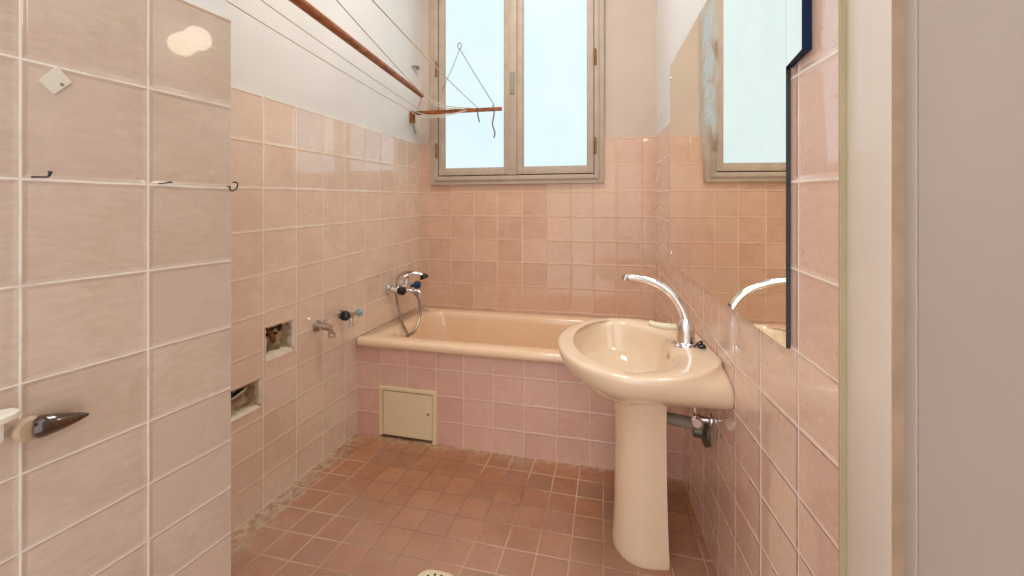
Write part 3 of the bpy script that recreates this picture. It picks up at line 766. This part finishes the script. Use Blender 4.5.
# ---------------------------------------------------------------- mirror on the right wall
def wr_pt(y, z, d): return Vector((XR(y)-d, y, z))
mir = thing('wall_mirror', 'large frameless wall mirror above the washbasin reflecting the window', 'mirror', (XR(1.5), 1.5, .85))
b0 = Vector(mir.location)
def slab(name, ys, zb, zt, d0, d1, mat_face, mat_edge, root, tilt=0.0):
    y0, y1 = ys; bm = bmesh.new(); base = Vector(root.location)
    A = [wr_pt(y0, zb[0], d1+tilt), wr_pt(y1, zb[1], d1), wr_pt(y1, zt[1], d1), wr_pt(y0, zt[0], d1+tilt)]
    B = [wr_pt(y0, zb[0], d0), wr_pt(y1, zb[1], d0), wr_pt(y1, zt[1], d0), wr_pt(y0, zt[0], d0)]
    a = [bm.verts.new(v-base) for v in A]; b = [bm.verts.new(v-base) for v in B]
    f = bm.faces.new(a); f.material_index = 0
    for k in range(4):
        g = bm.faces.new((a[k], a[(k+1) % 4], b[(k+1) % 4], b[k])); g.material_index = 1
    bm.faces.new(b).material_index = 1
    return link(name, bm, [mat_face, mat_edge], root)
slab('glass', (0.941, 2.067), (.836, .858), (1.80, 1.76), .001, .009, 'mirror', 'mirror_edge', mir)
for (y, z) in ((2.045, .905), (2.05, 1.70)):
    bm = bmesh.new(); p = wr_pt(y, z, .009)-b0; lathe(bm, [(0, .004), (.006, .003), (.008, 0), (.008, -.002)], p, (-1, -.0685, 0), 14)
    link('fixing_screw', bm, 'chrome', mir, smooth=True)
mc = thing('mirror_panel', 'narrow mirror panel with dark navy edges over the near end of the big mirror', 'mirror', (XR(.9), .9, 1.38))
slab('glass', (0.864, 0.932), (1.398, 1.388), (1.88, 1.88), .0115, .0125, 'mirror', 'navy', mc, tilt=.0035)
slab('backing', (0.862, 0.934), (1.396, 1.386), (1.88, 1.88), .001, .0117, 'navy', 'navy', mc, tilt=.0033)

# lamp above the mirror (above the top of the picture; it glints in the near tiles)
lamp = thing('wall_lamp', 'opal globe wall lamp above the mirror', 'lamp', (XR(1.09)-.001, 1.09, 1.89))
bm = bmesh.new(); lathe(bm, [(0, 0), (.04, 0), (.038, .012), (.015, .018), (0, .02)], (0, 0, 0), (-1, 0, 0), 24)
tube(bm, smooth_path([(-.015, 0, 0), (-.05, 0, .005), (-.070, 0, -.02), (-.072, 0, -.095)], 5), .009, 10)
link('bracket', bm, 'chrome', lamp, smooth=True)
bm = bmesh.new()
lathe(bm, [(0, -.050)]+[(.048*math.sin(math.radians(a)), -.048*math.cos(math.radians(a))) for a in range(10, 171, 10)]+[(0, .049)], (-.072, 0, -.140), (0, 0, 1), 28)
link('globe', bm, 'globe', lamp, smooth=True)

# ---------------------------------------------------------------- things on the near tiled pier
def pp(y, z, d=0.0): return Vector((XP(y)+d*.993, y-d*.116, z))
ob = thing('tile_sticker', 'small square paper sticker stuck askew on the near tiles', 'sticker', pp(.417, 1.286))
b_ = Vector(ob.location); bm = bmesh.new()
Q = [pp(.402, 1.280), pp(.419, 1.305), pp(.434, 1.287), pp(.416, 1.266)]
loft(bm, [[q-b_ for q in Q], [q+Vector((.0025, -.0003, 0))-b_ for q in Q]], True, True)
link('paper', bm, 'sticker', ob)
bm = bmesh.new(); lathe(bm, [(0, 0), (.0022, 0), (.0022, .0004), (0, .0004)], pp(.4235, 1.281, .0026)-b_, (1, 0, 0), 12)
link('print_mark', bm, 'green', ob)
hk = [('black nail hook bent upward in the joint, leftmost on the near tiles', .401, 1.1535),
      ('short black nail hook in the joint, middle one on the near tiles', .548, 1.1535)]
for n, (lab, y, z) in enumerate(hk):
    h = tag(link('nail_hook', (lambda bm: bm)(bmesh.new()), 'black'), lab, 'hook', None)
    bm = bmesh.new()
    if n == 0:
        tube(bm, smooth_path([(-.003, -.006, 0), (.006, -.003, 0), (.012, .003, .0005), (.013, .005, .004), (.012, .006, .0075)], 5), [.0011]*12+[.0016]*5+[.0022]*4, 8)
    else:
        tube(bm, smooth_path([(-.003, -.007, -.001), (.006, -.002, 0), (.010, .003, .0015), (.012, .006, .0015)], 5), [.0010]*8+[.0014]*8, 8)
    bm.to_mesh(h.data); bm.free()
    for f in h.data.polygons: f.use_smooth = True
    h.location = pp(y, z)
h = thing('ring_hook', 'black open ring hook at the edge of the near tiles', 'hook', pp(.657, 1.153))
bm = bmesh.new(); P_ = [(-.004, 0, 0), (.004, 0, 0)]+[(.0135+.0085*math.cos(math.radians(a)), .003*math.sin(math.radians(a)), .0085*math.sin(math.radians(a))) for a in range(180, 481, 20)]
tube(bm, P_, .0013, 8); link('ring', bm, 'black', h, smooth=True)

hb = thing('brown_hook', 'glossy dark brown pointed hook on a tan base on the near tiles', 'hook', pp(.392, .829))
b_ = Vector(hb.location)
bm = bmesh.new(); lathe(bm, [(0, 0), (.0155, 0), (.0155, .006), (.012, .010), (0, .011)], (0.0005, -.002, 0), (1, .0, 0), 24)
link('base', bm, 'tan', hb, smooth=True)
bm = bmesh.new(); prof = [(0, 0), (.010, .001), (.0138, .006), (.0142, .012), (.0125, .022), (.0095, .034), (.006, .045), (.0025, .053), (0, .056)]
ax = Vector((.30, .95, -.06)).normalized(); lathe(bm, prof, (.009, -.002, 0), ax, 24)
link('pointed_horn', bm, 'brown', hb, smooth=True)
wh = thing('white_handle', 'white plastic handle with a dark screw hole at the left edge of the near tiles', 'handle', pp(.350, .843))
bm = bmesh.new(); obox(bm, (.0005, -.035, -.022), (.012, 0, 0), (0, .052, 0.003), (0, 0, .030), .004)
link('bracket', bm, 'white_plastic', wh, smooth=True)
bm = bmesh.new()
N = 24; ring_ = lambda z, s: [Vector((.022+.016*s*math.cos(2*math.pi*k/N), -.004+.034*s*math.sin(2*math.pi*k/N)*(1 if math.sin(2*math.pi*k/N) < 0 else .85), z)) for k in range(N)]
loft(bm, [ring_(.012, .85), ring_(.014, 1), ring_(.020, 1), ring_(.023, .85)], True, True)
pd = link('grip_plate', bm, 'white_plastic', wh, smooth=True)
bm = bmesh.new(); lathe(bm, [(0, .0006), (.005, .0006), (.006, 0), (.006, -.002)], (.022, -.006, .023), (0, 0, 1), 16)
link('screw', bm, 'brass', pd)

# ---------------------------------------------------------------- clothes airer high on the left
air = thing('clothes_airer', 'wooden clothes airer with white lines hung high along the left wall', 'clothes airer', (-1.0, 2.4, 1.70))
a0 = Vector(air.location)
def aloc(L): return [Vector(p)-a0 for p in L]
bm = bmesh.new(); tube(bm, aloc([(-.837, .655, 1.700), (-.90, 1.06, 1.722), (-1.115, 2.36, 1.786)]), [.0155, .0155, .0145], 14)
k = link('side_rod', bm, 'wood', air, smooth=True); k['label'] = 'long varnished orange-brown rod'
bm = bmesh.new(); obox(bm, Vector((-1.205, 2.395, 1.680))-a0, (.575, 0, -.002), (0, .016, 0), (0, 0, .022), .003)
link('end_bar', bm, 'wood', air, smooth=True)
bm = bmesh.new(); tube(bm, aloc([(-1.02, .680, 1.705), (-.28, .680, 1.70)]), .013, 12)
link('end_bar', bm, 'wood', air, smooth=True)
bm = bmesh.new(); obox(bm, Vector((-1.205, 2.385, 1.630))-a0, (.022, 0, 0), (0, .03, 0), (0, 0, .075), .003)
link('bracket', bm, 'wood', air, smooth=True)
def sagline(p, q, sag, n=14):
    p, q = Vector(p), Vector(q)
    return [p.lerp(q, i/n)-Vector((0, 0, sag*4*(i/n)*(1-i/n))) for i in range(n+1)]
def through(near, far, y):
    near, far = Vector(near), Vector(far); t = (y-far.y)/(near.y-far.y); return far+(near-far)*t
for near, far, sag in (((-1.15, 1.06, 1.755), (-1.178, 2.40, 1.690), .012), ((-1.10, 1.147, 1.79), (-1.130, 2.40, 1.700), .012),
                       ((-.80, 1.106, 1.74), (-1.03, 2.40, 1.702), .010), ((-.65, 1.055, 1.70), (-.775, 2.40, 1.700), .014)):
    bm = bmesh.new(); tube(bm, aloc(sagline(through(near, far, .69), far, sag)), .0022, 6)
    link('line', bm, 'string', air, smooth=True)
for pts in ([(-1.115, 2.36, 1.786), (-.98, 2.39, 1.725), (-.80, 2.40, 1.700)], [(-1.12, 2.36, 1.775), (-1.0, 2.38, 1.715), (-.86, 2.395, 1.698)],
            [(-1.19, 2.385, 1.705), (-1.08, 2.38, 1.668), (-.95, 2.385, 1.668), (-.84, 2.395, 1.69)], [(-1.19, 2.385, 1.69), (-1.10, 2.37, 1.655), (-.97, 2.38, 1.655)],
            [(-1.12, 2.37, 1.785), (-1.14, 2.385, 1.745), (-1.165, 2.39, 1.705)]):
    bm = bmesh.new(); tube(bm, aloc(smooth_path(pts, 6)), .0035, 6); link('tie_cord', bm, 'string', air, smooth=True)
for pts in ([(-.775, 2.392, 1.70), (-.772, 2.388, 1.66), (-.762, 2.39, 1.615)], [(-.68, 2.39, 1.71), (-.672, 2.386, 1.66), (-.682, 2.388, 1.60), (-.668, 2.388, 1.55), (-.674, 2.388, 1.52)],
            [(-1.185, 2.38, 1.64), (-1.175, 2.375, 1.60), (-1.165, 2.38, 1.56)]):
    bm = bmesh.new(); tube(bm, aloc(smooth_path(pts, 6)), .0042, 6); k = link('cord_end', bm, 'cord_grey', air, smooth=True)
# cord holding the end bar to a hook on the window sash
hx_, hz_ = -.922, 2.095
bm = bmesh.new(); tube(bm, aloc([(hx_, 2.488, hz_), (-.80, 2.45, 1.90), (-.675, 2.403, 1.712)]), .0022, 6); link('hanging_cord', bm, 'cord_grey', air, smooth=True)
bm = bmesh.new(); tube(bm, aloc([(hx_, 2.488, hz_), (-.96, 2.480, 1.99), (-1.035, 2.487, 1.85)]), .0018, 6); link('hanging_cord', bm, 'cord_grey', air, smooth=True)
bm = bmesh.new(); tube(bm, aloc([(hx_+.012*math.cos(a/8*math.pi), 2.487, hz_+.018+.018*math.sin(a/8*math.pi)) for a in range(0, 17)]), .0024, 6)
link('hanging_ring', bm, 'cord_grey', air, smooth=True)
cl = thing('wall_clip', 'small grey metal clip on the white plaster left of the window', 'clip', (XL(2.44)-.007, 2.44, 1.985))
bm = bmesh.new(); tube(bm, smooth_path([(0, -.03, -.002), (.012, -.01, .004), (.020, .012, .006), (.016, .028, 0)], 5), [.003]*4+[.009]*4+[.013]*5+[.012]*3, 12, flat=.6)
link('clip_body', bm, 'clip', cl, smooth=True)

# ---------------------------------------------------------------- floor drain
dn = thing('floor_drain', 'cream perforated drain cover in the tiled floor at the bottom edge', 'drain cover', (-.512, 1.152, 0), (0, 0, 0))
bm = bmesh.new(); N = 40
def sq(r, z):
    L = []
    for k in range(N):
        t = 2*math.pi*k/N; c_, s_ = math.cos(t), math.sin(t); q = (abs(c_)**3.2+abs(s_)**3.2)**(-1/3.2)
        L.append(Vector((r*q*c_, r*q*s_, z)))
    return L
loft(bm, [sq(.064, 0), sq(.064, .003), sq(.058, .006)], cap1=True)
link('cover', bm, 'cream_plastic', dn, smooth=True)
for rr, n in ((.046, 14), (.028, 9), (.010, 3)):
    for k in range(n):
        a = 2*math.pi*k/n; bm = bmesh.new()
        lathe(bm, [(0, .0004), (.0042, .0004), (.0042, -.001)], (rr*math.cos(a), rr*math.sin(a), .0062), (0, 0, 1), 8)
        link('hole', bm, 'dark_hole', dn)
